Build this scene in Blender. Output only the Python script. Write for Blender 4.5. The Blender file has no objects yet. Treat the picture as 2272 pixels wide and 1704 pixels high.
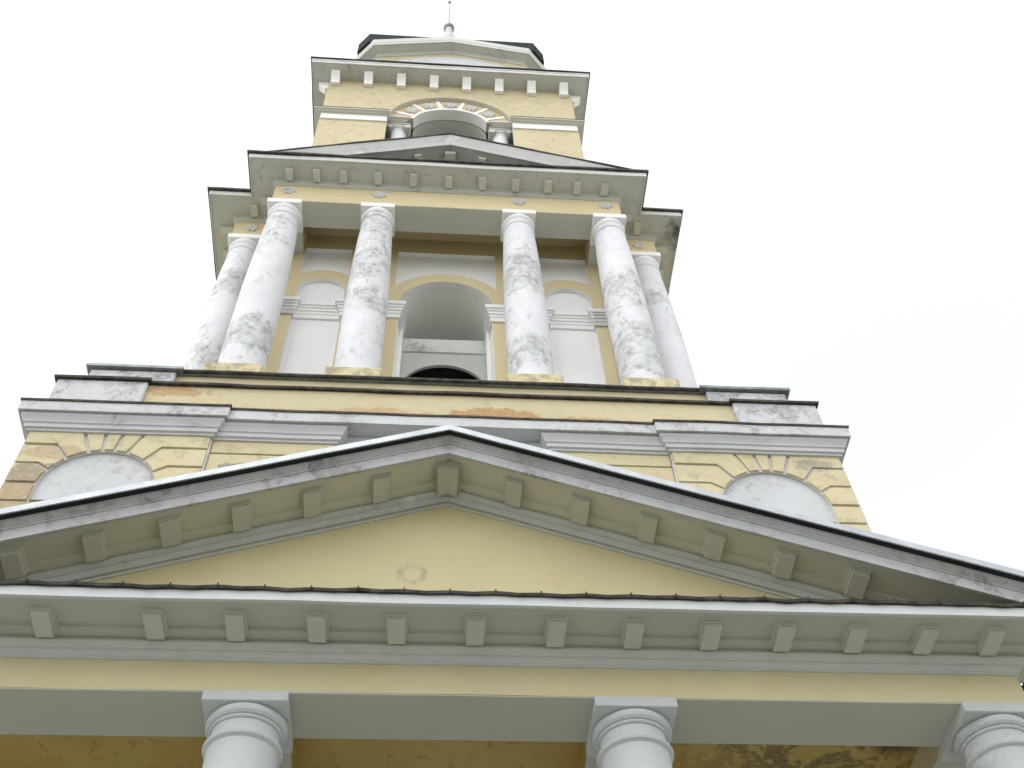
import bpy, bmesh, math, random
from mathutils import Matrix, Vector, noise
random.seed(7)
sc = bpy.context.scene
C = sc.collection
R = math.radians

# ------------------------------------------------------------------ camera, sky, sun, exposure
cam = bpy.data.cameras.new("camera")
co = bpy.data.objects.new("camera", cam)
C.objects.link(co)
rt = Vector((0.996916, -0.069383, -0.036658)); up = Vector((-0.035748, -0.817411, 0.574944)); fw = Vector((0.069856, 0.571861, 0.817371))
m = Matrix((rt, up, -fw)).transposed().to_4x4()
m.translation = Vector((-0.186, -8.281, 1.600))
co.matrix_world = m
cam.sensor_width = 36; cam.lens = 38.946; cam.clip_end = 3000; cam.clip_start = .05
sc.camera = co

SUN_EL, SUN_AZ = R(66), R(215)          # azimuth clockwise from +y
w = bpy.data.worlds.new("World"); sc.world = w; w.use_nodes = True
nt = w.node_tree; nt.nodes.clear()
sky = nt.nodes.new('ShaderNodeTexSky'); sky.sky_type = 'NISHITA'; sky.sun_disc = False
sky.sun_elevation = SUN_EL; sky.sun_rotation = SUN_AZ
sky.air_density = 1.0; sky.dust_density = 1.0; sky.ozone_density = 1.0
hs = nt.nodes.new('ShaderNodeHueSaturation'); hs.inputs['Saturation'].default_value = .10
bg = nt.nodes.new('ShaderNodeBackground'); bg.inputs['Strength'].default_value = .15
wo = nt.nodes.new('ShaderNodeOutputWorld')
nt.links.new(sky.outputs[0], hs.inputs['Color']); nt.links.new(hs.outputs[0], bg.inputs['Color']); nt.links.new(bg.outputs[0], wo.inputs[0])

sl = bpy.data.lights.new("sun", 'SUN'); sl.energy = .5; sl.angle = R(35); sl.color = (1, .98, .95)
so = bpy.data.objects.new("sun", sl); C.objects.link(so)
sd = Vector((math.sin(SUN_AZ)*math.cos(SUN_EL), math.cos(SUN_AZ)*math.cos(SUN_EL), math.sin(SUN_EL)))
so.location = sd*60
so.rotation_euler = sd.to_track_quat('Z', 'Y').to_euler()
sc.view_settings.view_transform = 'Standard'; sc.view_settings.look = 'None'
sc.view_settings.exposure = 1.36; sc.view_settings.gamma = 1.0
sc.cycles.max_bounces = 8; sc.cycles.diffuse_bounces = 5

# ------------------------------------------------------------------ materials
class NT:
    def __init__(s, name):
        s.m = bpy.data.materials.new(name); s.m.use_nodes = True
        s.t = s.m.node_tree; s.b = s.t.nodes['Principled BSDF']
        g = s.t.nodes.new('ShaderNodeNewGeometry'); s.pos = g.outputs['Position']
    def n(s, k): return s.t.nodes.new(k)
    def l(s, a, b): s.t.links.new(a, b)
    def mapv(s, sx=1, sy=1, sz=1, off=(0, 0, 0)):
        q = s.n('ShaderNodeMapping'); s.l(s.pos, q.inputs['Vector'])
        q.inputs['Scale'].default_value = (sx, sy, sz); q.inputs['Location'].default_value = off
        return q.outputs[0]
    def noise(s, scale, detail=4, rough=.6, stretch=(1, 1, 1), off=(0, 0, 0), dist=0):
        q = s.n('ShaderNodeTexNoise'); s.l(s.mapv(*stretch, off), q.inputs['Vector'])
        q.inputs['Scale'].default_value = scale; q.inputs['Detail'].default_value = detail
        q.inputs['Roughness'].default_value = rough; q.inputs['Distortion'].default_value = dist
        return q.outputs['Fac']
    def rng(s, v, a, b, lo=0, hi=1):
        q = s.n('ShaderNodeMapRange'); q.clamp = True; s.l(v, q.inputs[0])
        for i, x in enumerate((a, b, lo, hi)): q.inputs[1+i].default_value = x
        return q.outputs[0]
    def math(s, op, a, b=None):
        q = s.n('ShaderNodeMath'); q.operation = op; q.use_clamp = False
        for i, x in enumerate((a, b)):
            if x is None: continue
            if isinstance(x, (int, float)): q.inputs[i].default_value = x
            else: s.l(x, q.inputs[i])
        return q.outputs[0]
    def mix(s, f, a, b):
        q = s.n('ShaderNodeMix'); q.data_type = 'RGBA'
        for i, x in ((0, f), (6, a), (7, b)):
            if isinstance(x, (int, float)): q.inputs[i].default_value = x
            elif isinstance(x, tuple): q.inputs[i].default_value = (*x, 1)
            else: s.l(x, q.inputs[i])
        return q.outputs[2]
    def blob(s, c, r, soft=.3, wob=.5, nscale=5):
        """mask: a ragged patch of wear round a point of the building"""
        q = s.n('ShaderNodeVectorMath'); q.operation = 'SUBTRACT'; s.l(s.pos, q.inputs[0]); q.inputs[1].default_value = c
        d = s.n('ShaderNodeVectorMath'); d.operation = 'DIVIDE'; s.l(q.outputs[0], d.inputs[0]); d.inputs[1].default_value = r
        e = s.n('ShaderNodeVectorMath'); e.operation = 'LENGTH'; s.l(d.outputs[0], e.inputs[0])
        k = s.math('ADD', e.outputs['Value'], s.math('MULTIPLY', s.math('SUBTRACT', s.noise(nscale, 6, .7), .5), wob*3))
        return s.rng(k, 1+soft/2, 1-soft/2)
    def done(s, col, rough=.85, bump=.0, bscale=30, bump_v=None, metal=0, spec=.25):
        if isinstance(col, tuple): s.b.inputs['Base Color'].default_value = (*col, 1)
        else: s.l(col, s.b.inputs['Base Color'])
        s.b.inputs['Roughness'].default_value = rough; s.b.inputs['Metallic'].default_value = metal
        s.b.inputs['Specular IOR Level'].default_value = spec
        if bump:
            q = s.n('ShaderNodeBump'); q.inputs['Strength'].default_value = bump; q.inputs['Distance'].default_value = .03
            s.l(bump_v or s.noise(bscale, 5, .65), q.inputs['Height']); s.l(q.outputs[0], s.b.inputs['Normal'])
        return s.m

def white(name, base=(.63, .655, .67), wear=.0, wscale=2.2, wcol=(.30, .30, .295), off=(0, 0, 0), grime=.25, blobs=(), stretch=(1, 1, 1), boost=(), gain=.26):
    s = NT(name)
    tone = s.rng(s.noise(.9, 5, .6, off=off), .3, .7)
    col = s.mix(tone, tuple(c*.93 for c in base), base)
    if grime:
        g = s.math('MULTIPLY', s.rng(s.noise(3.2, 8, .72, off=(off[0]+5, 3, 1)), .54, .74), grime)
        col = s.mix(g, col, (.40, .40, .37))
    h = s.noise(14, 6, .7, off=off)
    if wear:
        big = s.noise(wscale*.35, 3, .55, stretch, off=(off[0]+11, off[1], off[2]))
        mid = s.noise(wscale*1.7, 10, .72, stretch, off=(off[0], 7, off[2]), dist=.9)
        k = s.math('ADD', s.math('MULTIPLY', big, 1.0), s.math('MULTIPLY', mid, 1.15))
        for bc_, br_ in boost: k = s.math('ADD', k, s.math('MULTIPLY', s.blob(bc_, br_, 1.2, .25, 2.5), gain))
        t = 1.245-wear*.17
        msk = s.rng(k, t, t+.11)
        fine = s.rng(s.noise(wscale*4.5, 8, .7, off=off, dist=.5), .36, .56, .25, 1)
        msk = s.math('MULTIPLY', msk, fine)
        shade = s.rng(s.noise(3.5, 7, .7, off=(off[0]+4, 2, 9)), .36, .62)
        col = s.mix(s.math('MULTIPLY', s.rng(k, t-.16, t+.02), .28), col, tuple(c*.78 for c in base))
        col = s.mix(s.math('MULTIPLY', msk, .9), col, s.mix(shade, tuple(c*.8 for c in wcol), tuple(c*2.0 for c in wcol)))
        edge = s.rng(k, t-.09, t-.01)
        h = s.math('SUBTRACT', h, s.math('MULTIPLY', edge, .6))
    for c, r, bc, wob, ns in blobs:
        col = s.mix(s.blob(c, r, .5, wob, ns), col, bc)
    return s.done(col, .88, .22, bump_v=h)

def yellow(name, base=(.635, .54, .335), ochre=.3, grime=.25, blobs=(), off=(0, 0, 0), pale=.35, och=(.52, .30, .10), gth=.57):
    s = NT(name)
    tone = s.rng(s.noise(.8, 5, .6, off=off), .32, .68)
    col = s.mix(tone, tuple(c*.92 for c in base), base)
    p = s.math('MULTIPLY', s.rng(s.noise(1.7, 7, .7, off=(off[0]+2, 9, 4)), .5, .75), pale)
    col = s.mix(p, col, (.64, .57, .40))
    o = s.math('MULTIPLY', s.rng(s.noise(1.3, 8, .7, (1, 1, 1.5), off=(off[0]+21, 1, 4)), .56, .74), ochre)
    col = s.mix(o, col, och)
    for c, r, bc, wob, ns in blobs:
        k = s.blob(c, r, .14, wob, ns)
        k = s.math('MULTIPLY', k, s.rng(s.noise(16, 6, .75, (1, 1, 1.6)), .36, .46, .15, 1))
        col = s.mix(k, col, bc)
    g = s.math('MULTIPLY', s.rng(s.noise(4.5, 9, .75, off=(off[0]+31, 1, 14)), gth, gth+.16), grime)
    col = s.mix(g, col, (.30, .27, .19))
    return s.done(col, .9, .2, bscale=16)

def metal(name, col, rough, met=.0, col2=None, sc_=6, spec=.4):
    s = NT(name)
    c = s.mix(s.rng(s.noise(sc_, 7, .7), .38, .66), col, col2 or tuple(x*1.9 for x in col))
    return s.done(c, rough, .15, bscale=9, metal=met, spec=spec)
M = {}
M['white'] = white('white_plaster', grime=.16, wear=.12, wscale=1.5, wcol=(.42, .43, .43))
M['fascia'] = white('weathered_white_plaster', base=(.54, .55, .565), wear=.80, wcol=(.25, .25, .25), wscale=3.4, grime=.35)
M['block'] = white('bare_patched_white_plaster', base=(.55, .55, .57), wear=.95, wcol=(.20, .20, .20), wscale=3.2, grime=.4)
M['cornice'] = white('white_cornice_plaster', base=(.54, .55, .56), wear=.5, wscale=2.2, grime=.35)
M['niche'] = white('white_niche_plaster', base=(.55, .56, .575), wear=.78, wscale=3.4, grime=.2, off=(3, 1, 0))
M['panel'] = white('smooth_white_plaster', base=(.82, .815, .815), grime=.10)
M['upper_white'] = white('upper_white_plaster', base=(.56, .565, .55), grime=.35, wear=.35,
    blobs=[((5.48, 4.05, 25.8), (.30, .42, .3), (.06, .05, .045), .35, 5), ((-5.0, 5.0, 26), (1.2, 1.5, .5), (.50, .50, .43), .4, 3),
           ((4.9, 5.0, 26), (1.1, 1.5, .5), (.50, .49, .43), .4, 3)])
M['column'] = white('peeling_white_column_plaster', base=(.655, .66, .685), wear=.42, wscale=2.0, wcol=(.27, .275, .275), grime=.35, stretch=(1, 1, .8), gain=.23,
    boost=[((-3.73, 3.1, 22.6), (.6, .7, 1.1)), ((-3.6, 3.1, 19.2), (.6, .7, .5)), ((-1.6, 3.1, 22.7), (.6, .7, 1.0)), ((-1.5, 3.1, 20.6), (.3, .7, .4)),
           ((1.62, 3.1, 21.8), (.6, .7, .85)), ((1.62, 3.1, 18.9), (.6, .7, .5)), ((3.7, 3.1, 21.8), (.6, .7, .9)), ((3.75, 3.1, 19.0), (.6, .7, .7)),
           ((-4.7, 4.2, 22.5), (.6, .7, .6)), ((-4.7, 4.2, 19.6), (.6, .7, .6)), ((4.6, 4.2, 22.8), (.3, .5, .3))])
M['vault'] = white('white_vault_plaster', base=(.84, .84, .81), grime=.25)
M['cream'] = white('cream_modillion_paint', base=(.60, .60, .54), grime=.12)
M['rake_grey'] = white('weathered_grey_white_plaster', base=(.44, .45, .44), wear=.4, grime=.3)
M['pale_sheet'] = metal('pale_bounce_roof_sheet', (.42, .43, .43), .6, .1, (.52, .53, .53))  # unseen platform top, made pale to bounce light up into the belfry
M['joint'] = white('pale_joint_mortar', base=(.58, .575, .545), wear=.4, wscale=4, grime=.4)
M['soffit_cream'] = white('cream_soffit_paint', base=(.66, .66, .56), grime=.12)
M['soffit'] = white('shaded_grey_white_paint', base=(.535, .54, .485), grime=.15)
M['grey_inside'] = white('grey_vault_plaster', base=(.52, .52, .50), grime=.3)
M['bar'] = white('dirty_beam_plaster', base=(.66, .66, .65), wear=.7, wscale=3, grime=.5)
M['yellow'] = yellow('yellow_plaster', grime=.12, ochre=.15)
M['frieze'] = yellow('portico_yellow_plaster', base=(.70, .63, .41), grime=.06, ochre=.28, och=(.60, .40, .13), gth=.6)
M['tympanum'] = yellow('pediment_yellow_plaster', base=(.67, .59, .355), grime=.10, ochre=.35, och=(.57, .43, .22), pale=.3)
def ceiling_mat():
    q = NT('stained_ochre_plaster')
    col = q.mix(q.rng(q.noise(1.1, 5, .6), .35, .65), (.50, .36, .125), (.56, .42, .16))
    zone = q.blob((-1.8, 1.2, 8.72), (3.2, 1.5, 1), 1.2, .2, 1.5)
    sp = q.rng(q.noise(5.5, 9, .75, off=(3, 0, 0)), .55, .63)
    col = q.mix(q.math('MULTIPLY', q.math('MULTIPLY', sp, zone), .5), col, (.23, .12, .05))
    zone = q.blob((4.0, 1.15, 8.72), (1.25, .8, 1), .8, .25, 2)
    n_ = q.noise(3.0, 8, .72, off=(0, 5, 0), dist=.35)
    rim = q.math('MULTIPLY', q.rng(n_, .47, .53), q.rng(n_, .66, .57))
    col = q.mix(q.math('MULTIPLY', q.math('MULTIPLY', rim, zone), .75), col, (.13, .11, .075))
    col = q.mix(q.math('MULTIPLY', q.blob((4.75, .95, 8.72), (.28, .3, .3), .8, .4, 5), .85), col, (.085, .075, .055))
    return q.done(col, .92, .15, bscale=14)
def ring_on(mname, c, r, wdt):
    m_ = M[mname]; t_ = m_.node_tree; b_ = t_.nodes['Principled BSDF']; src = b_.inputs['Base Color'].links[0].from_socket
    q = NT.__new__(NT); q.m = m_; q.t = t_; q.b = b_; q.pos = t_.nodes.new('ShaderNodeNewGeometry').outputs['Position']
    v_ = q.n('ShaderNodeVectorMath'); v_.operation = 'DISTANCE'; q.l(q.pos, v_.inputs[0]); v_.inputs[1].default_value = c
    d_ = q.math('ADD', v_.outputs['Value'], q.math('MULTIPLY', q.math('SUBTRACT', q.noise(9, 4, .6), .5), .07))
    band = q.math('MULTIPLY', q.rng(d_, r-wdt, r-wdt*.2), q.rng(d_, r+wdt, r+wdt*.2))
    band = q.math('MULTIPLY', band, q.rng(q.noise(7, 5, .7), .38, .58))
    q.l(q.mix(q.math('MULTIPLY', band, .55), src, (.33, .31, .22)), b_.inputs['Base Color'])
ring_on('tympanum', (-.347, 0, 9.93), .125, .05)
M['ceiling'] = ceiling_mat()
M['side_beam'] = yellow('ochre_beam_plaster', base=(.52, .38, .14), grime=.1, ochre=.3, pale=0)
M['pier'] = yellow('rusticated_yellow_plaster', base=(.58, .505, .325), grime=.7, ochre=.4, pale=.6, gth=.515,
    blobs=[((-5.85, 2.0, 13.35), (.5, .5, .38), (.40, .31, .20), .6, 4), ((-5.75, 2.0, 13.8), (.38, .5, .2), (.33, .27, .195), .6, 4), ((-5.6, 2.0, 14.25), (.4, .5, .16), (.46, .36, .23), .7, 4), ((5.6, 2.0, 14.5), (.3, .4, .14), (.36, .34, .27), 1.0, 7),
           ((-5.9, 2.0, 12.7), (.5, .5, .3), (.42, .31, .19), .6, 4), ((-2.6, 2.1, 14.15), (.6, .4, .08), (.26, .25, .22), .7, 5)])
M['attic'] = yellow('peeled_yellow_plaster', base=(.525, .46, .295), grime=.6, ochre=.5, och=(.50, .31, .14), gth=.55,
    blobs=[((.75, 2.06, 15.5), (.75, .4, .24), (.40, .245, .115), .5, 6), ((2.3, 2.06, 15.45), (.6, .4, .14), (.44, .30, .16), .8, 6),
           ((-1.0, 2.06, 15.5), (.8, .4, .16), (.46, .32, .18), .9, 6), ((-4.2, 2.06, 15.9), (.5, .4, .12), (.44, .30, .16), .8, 6),
           ((-2.6, 2.06, 15.42), (.4, .4, .12), (.46, .31, .16), .8, 7)])
M['upper_yellow'] = yellow('mildewed_yellow_plaster', base=(.525, .455, .295), grime=.85, ochre=.25, gth=.53, off=(7, 0, 2))
M['ochre'] = yellow('ochre_plaster', base=(.56, .44, .27), grime=.2, ochre=.3)
M['plinth'] = yellow('chipped_plinth_plaster', base=(.60, .51, .31), grime=.95, ochre=.2, gth=.43)

M['flashing'] = metal('weathered_sheet_metal', (.030, .029, .026), .75, 0, (.10, .09, .075), spec=.15)
M['grey_sheet'] = metal('grey_painted_sheet_metal', (.13, .15, .15), .5, .3, (.24, .27, .27))
M['galvanised'] = metal('galvanised_sheet_metal', (.40, .43, .46), .5, .4, (.52, .55, .58), 4)
M['eave_shadow_dark'] = metal('eave_shadow_black', (.008, .009, .010), .7)  # dark underside of the roof edge, with the gap's shadow painted into its colour
M['roof'] = metal('dark_green_roof_sheet', (.020, .028, .029), .85, 0, (.034, .045, .046), spec=.05)
M['finial'] = metal('pale_painted_finial', (.42, .40, .41), .7, 0, (.50, .48, .49), spec=.1)
M['rod'] = metal('pale_painted_metal', (.34, .34, .36), .6, 0, (.42, .42, .44), spec=.1)
M['black'] = metal('interior_shade_black', (.012, .012, .013), .9)  # near-black colour stands in for the unlit depth inside the belfry arch
M['stone'] = metal('grey_stone', (.26, .25, .23), .85, 0, (.36, .35, .32))

# ------------------------------------------------------------------ mesh helpers
YC = 8.12
ROOT = bpy.data.objects.new('church', None); C.objects.link(ROOT); ROOT.location = (0, YC, 0)
ROOT['label'] = 'yellow and white classical church front with columned portico and tiered bell tower above'
ROOT['category'] = 'church'
INV = Matrix.Translation((0, -YC, 0))

def finish(bm, smooth=None, bev=0):
    bmesh.ops.remove_doubles(bm, verts=bm.verts, dist=1e-5)
    bmesh.ops.recalc_face_normals(bm, faces=bm.faces)
    if bev:
        ed = [e for e in bm.edges if len(e.link_faces) == 2 and e.calc_face_angle(0) > .6]
        bmesh.ops.bevel(bm, geom=ed, offset=bev, segments=1, affect='EDGES', clamp_overlap=True)
    if smooth is not None:
        for f in bm.faces: f.smooth = True
        for e in bm.edges:
            if len(e.link_faces) == 2 and e.calc_face_angle(0) > smooth: e.smooth = False
def mesh_of(bm, name, mat, smooth=None, bev=0):
    finish(bm, smooth, bev)
    me = bpy.data.meshes.new(name); bm.to_mesh(me); bm.free(); me.materials.append(M[mat] if isinstance(mat, str) else mat)
    return me
def link(name, me, parent=None, mat4=None):
    o = bpy.data.objects.new(name, me); C.objects.link(o)
    p = parent or ROOT
    o.parent = p
    if p is ROOT: o.matrix_parent_inverse = INV
    if mat4 is not None: o.matrix_basis = mat4
    return o
def part(name, bm, mat, parent=None, smooth=None, bev=0, mat4=None):
    return link(name, mesh_of(bm, name, mat, smooth, bev), parent, mat4)
def clone(o, parent, mat4):
    c = o.copy(); C.objects.link(c); c.parent = parent
    c.matrix_parent_inverse = INV if parent is ROOT else Matrix.Identity(4)
    c.matrix_basis = mat4
    for ch in [x for x in C.objects if x.parent is o]:
        d = ch.copy(); C.objects.link(d); d.parent = c; d.matrix_parent_inverse = Matrix.Identity(4); d.matrix_basis = ch.matrix_basis.copy()
    return c
def T(x, y, z): return Matrix.Translation((x, y, z))
def rotc(k):   # quarter turns about the tower's axis
    return T(0, YC, 0) @ Matrix.Rotation(k*math.pi/2, 4, 'Z') @ T(0, -YC, 0)

def box(bm, x0, x1, y0, y1, z0, z1):
    v = [bm.verts.new((x, y, z)) for x in (x0, x1) for y in (y0, y1) for z in (z0, z1)]
    for f in ((0, 1, 3, 2), (4, 6, 7, 5), (0, 4, 5, 1), (2, 3, 7, 6), (0, 2, 6, 4), (1, 5, 7, 3)): bm.faces.new([v[i] for i in f])
def prism_xz(bm, pts, y0, y1):
    a = [bm.verts.new((x, y0, z)) for x, z in pts]; b = [bm.verts.new((x, y1, z)) for x, z in pts]
    bm.faces.new(a); bm.faces.new(b[::-1])
    for i in range(len(pts)):
        j = (i+1) % len(pts); bm.faces.new((a[i], a[j], b[j], b[i]))
def prism_xy(bm, pts, z0, z1):
    a = [bm.verts.new((x, y, z0)) for x, y in pts]; b = [bm.verts.new((x, y, z1)) for x, y in pts]
    bm.faces.new(a); bm.faces.new(b[::-1])
    for i in range(len(pts)):
        j = (i+1) % len(pts); bm.faces.new((a[i], a[j], b[j], b[i]))
def jit(p, amp, f=1.1):
    q = Vector(p)*f
    return Vector((noise.noise(q), noise.noise(q+Vector((31, 7, 3))), noise.noise(q+Vector((5, 41, 9)))))*amp
def sweep(bm, path, prof, closed=False, sub=.45, amp=.006, seed=0, miter=True):
    """path: plan points (x, y[, z]) with the outside on the right; prof: closed loop of (outward offset, z)"""
    P = [Vector((p[0], p[1])) for p in path]; Zs = [(p[2] if len(p) > 2 else 0) for p in path]
    n = len(P); nor = []
    for i in range(n):
        d1 = (P[i]-P[i-1]) if (closed or i > 0) else None
        d2 = (P[(i+1) % n]-P[i]) if (closed or i < n-1) else None
        f = lambda d: Vector((d.y, -d.x)).normalized()
        if d1 is None: q = f(d2)
        elif d2 is None: q = f(d1)
        else:
            a, b = f(d1), f(d2); q = (a+b)/(1+a.dot(b))
        nor.append(q)
    rings = []
    segs = n if closed else n-1
    for i in range(segs):
        j = (i+1) % n
        k = max(1, int(round((P[j]-P[i]).length/sub)))
        for t in range(k + (1 if (not closed and i == segs-1) else 0)):
            u = t/k
            rings.append((P[i].lerp(P[j], u), nor[i].lerp(nor[j], u), Zs[i]*(1-u)+Zs[j]*u))
    V = []
    for p, q, z in rings:
        row = []
        for o, h in prof:
            a = Vector((p.x+q.x*o, p.y+q.y*o, z+h))
            if amp: a += jit((a.x+seed, a.y, a.z*.3), amp)
            row.append(bm.verts.new(a))
        V.append(row)
    m_ = len(prof)
    for i in range(len(V) if closed else len(V)-1):
        a, b = V[i], V[(i+1) % len(V)]
        for k in range(m_):
            l = (k+1) % m_; bm.faces.new((a[k], b[k], b[l], a[l]))
    if not closed: bm.faces.new(V[0]); bm.faces.new(V[-1][::-1])
def rake(bm, pts, prof, yface, zmin=None, sub=.12, amp=.004, mat=None, seed=0):
    """pts: (x, z) left to right in the facade plane; prof: closed loop (forward offset, vertical offset)"""
    R_ = []
    for i in range(len(pts)-1):
        a, b = Vector(pts[i]), Vector(pts[i+1]); k = max(1, int((b-a).length/sub))
        for t in range(k+(1 if i == len(pts)-2 else 0)): R_.append(a.lerp(b, t/k))
    V = []
    for p in R_:
        row = []
        for o, h in prof:
            v = Vector((p.x, yface-o, p.y+h))
            if amp: v += jit((v.x+seed, v.y, v.z*.3), amp)
            if zmin is not None: v.z = max(v.z, zmin+h*.01)
            row.append(bm.verts.new(mat @ v if mat is not None else v))
        V.append(row)
    for a, b in zip(V, V[1:]):
        for k in range(len(prof)):
            l = (k+1) % len(prof); bm.faces.new((a[k], b[k], b[l], a[l]))
    bm.faces.new(V[0]); bm.faces.new(V[-1][::-1])
def lathe(bm, prof, n=48, c=(0, 0)):
    V = [[bm.verts.new((c[0]+r*math.cos(2*math.pi*i/n), c[1]+r*math.sin(2*math.pi*i/n), z)) for i in range(n)] for r, z in prof]
    for a, b in zip(V, V[1:]):
        for i in range(n):
            j = (i+1) % n; bm.faces.new((a[i], a[j], b[j], b[i]))
    bm.faces.new(V[0][::-1]); bm.faces.new(V[-1])
def arc(cx, cz, r, a0, a1, n=24):
    return [(cx+r*math.cos(R(a0+(a1-a0)*i/n)), cz+r*math.sin(R(a0+(a1-a0)*i/n))) for i in range(n+1)]
def plate(name, outer, holes, y0, y1, mat, parent=None, mat4=None, edge=None):
    """flat wall sheet in the facade plane with openings cut through it"""
    cu = bpy.data.curves.new(name, 'CURVE'); cu.dimensions = '2D'; cu.fill_mode = 'BOTH'
    for loop in [outer]+holes:
        sp = cu.splines.new('POLY'); sp.points.add(len(loop)-1); sp.use_cyclic_u = True
        for p, (x, z) in zip(sp.points, loop): p.co = (x, z, 0, 1)
    cu.extrude = abs(y1-y0)/2
    tmp = bpy.data.objects.new(name, cu); C.objects.link(tmp)
    dg = bpy.context.evaluated_depsgraph_get()
    me = bpy.data.meshes.new_from_object(tmp.evaluated_get(dg))
    bpy.data.objects.remove(tmp); bpy.data.curves.remove(cu)
    ym = (y0+y1)/2
    for v in me.vertices: v.co = (v.co.x, ym-v.co.z, v.co.y)
    me.name = name; me.materials.clear(); me.materials.append(M[mat])
    bm = bmesh.new(); bm.from_mesh(me); finish(bm); bm.to_mesh(me); bm.free()
    for p in me.polygons: p.use_smooth = False
    if edge:
        me.materials.append(M[edge]); xs_ = [p[0] for p in outer]; zs_ = [p[1] for p in outer]
        for p in me.polygons:
            if abs(p.normal.y) < .5 and min(xs_)+.01 < p.center.x < max(xs_)-.01 and min(zs_)+.01 < p.center.z < max(zs_)-.01: p.material_index = 1
    return link(name, me, parent, mat4)
def inset(poly, d):
    n = len(poly); A = sum(poly[i][0]*poly[(i+1) % n][1]-poly[(i+1) % n][0]*poly[i][1] for i in range(n))
    if A < 0: poly = poly[::-1]
    out = []
    for i in range(n):
        p0, p1, p2 = Vector(poly[i-1]), Vector(poly[i]), Vector(poly[(i+1) % n])
        n1 = Vector((-(p1-p0).y, (p1-p0).x)).normalized(); n2 = Vector((-(p2-p1).y, (p2-p1).x)).normalized()
        q = p1+(n1+n2)/(1+max(-.5, n1.dot(n2)))*d
        out.append((q.x, q.y))
    return out

# ------------------------------------------------------------------ ground
bm = bmesh.new()
N = 40
for i in range(N):
    for j in range(N): pass
v = [bm.verts.new(p) for p in ((-900, -900, 0), (900, -900, 0), (900, 900, 0), (-900, 900, 0))]; bm.faces.new(v)
s = NT('gravel_grass_bounce')
q_ = s.n('ShaderNodeVectorMath'); q_.operation = 'LENGTH'; s.l(s.pos, q_.inputs[0])
far_bounce = s.rng(s.math('ADD', q_.outputs['Value'], s.math('MULTIPLY', s.noise(.12, 4, .6), 10)), 24, 27)
c = s.mix(s.rng(s.noise(.25, 6, .6), .42, .58), (.21, .212, .18), (.13, .145, .10))
c = s.mix(far_bounce, c, s.mix(s.rng(s.noise(.03, 5, .6), .35, .65), (.46, .45, .39), (.38, .385, .31)))  # unseen far ground made paler so it throws light up at the tower
c = s.mix(s.rng(s.noise(40, 4, .7), .3, .7, 0, .25), c, (.30, .30, .26))
M['ground'] = s.done(c, .95, .4, bscale=25)
g = bpy.data.objects.new('ground', mesh_of(bm, 'ground', 'ground')); C.objects.link(g); g['kind'] = 'structure'

# ------------------------------------------------------------------ portico
ZA = 8.375
SH = .025
XO = 5.34
FW = 5.655                                   # half width of the entablature
bm = bmesh.new(); sweep(bm, [(-FW, 2.1), (-FW, 0), (FW, 0), (FW, 2.1)], [(0, ZA), (0, 8.78), (-.66, 8.78), (-.66, ZA)], sub=.5, amp=.007)
fr = part('frieze', bm, 'frieze')
bm = bmesh.new()
box(bm, -FW+.004, FW-.004, .004, .655, ZA-.014, ZA-.001)
for x in (-XO, -1.80, 1.80, XO):
    box(bm, x-.36, x+.36, .657, 2.05, ZA-.012, ZA-.001)
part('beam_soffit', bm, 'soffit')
bm = bmesh.new()
bm.free()
for x in (-1.80, 1.80):
    bm = bmesh.new(); box(bm, x-.357, x+.357, .662, 2.05, ZA, 8.74); part('cross_beam', bm, 'side_beam')
bm = bmesh.new()
box(bm, -FW+.3, FW-.3, .5, 2.08, 8.72, 8.80); part('porch_ceiling', bm, 'ceiling')

bm = bmesh.new()
HP = [(.632, 8.845), (.672, 8.845), (.675, 8.955), (.2, 8.97), (.2, 8.942), (.632, 8.942)]
sweep(bm, [(-FW, .34), (-FW, 0), (FW, 0), (FW, .34)], [(o_, z_+SH) for o_, z_ in HP], sub=.4, amp=.007)
pcor = part('portico_cornice', bm, 'white')
bm = bmesh.new()
HB = [(-.4, 8.685), (.024, 8.685), (.026, 8.706), (.034, 8.707), (.064, 8.748), (.060, 8.752), (.062, 8.760), (.084, 8.762), (.122, 8.814), (.122, 8.830), (-.4, 8.831)]
sweep(bm, [(-FW, .34), (-FW, 0), (FW, 0), (FW, .34)], [(o_, z_+SH) for o_, z_ in HB], sub=.5, amp=.004)
part('bed_moulding', bm, 'white', pcor)
bm = bmesh.new()
HS = [(-.4, 8.832), (.100, 8.832), (.106, 8.864), (.235, 8.868), (.24, 8.902), (.631, 8.874), (.631, 8.94), (-.4, 8.96)]
sweep(bm, [(-FW, .34), (-FW, 0), (FW, 0), (FW, .34)], [(o_, z_+SH) for o_, z_ in HS], sub=.4, amp=.004)
pbed = part('cornice_soffit', bm, 'soffit')
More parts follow.
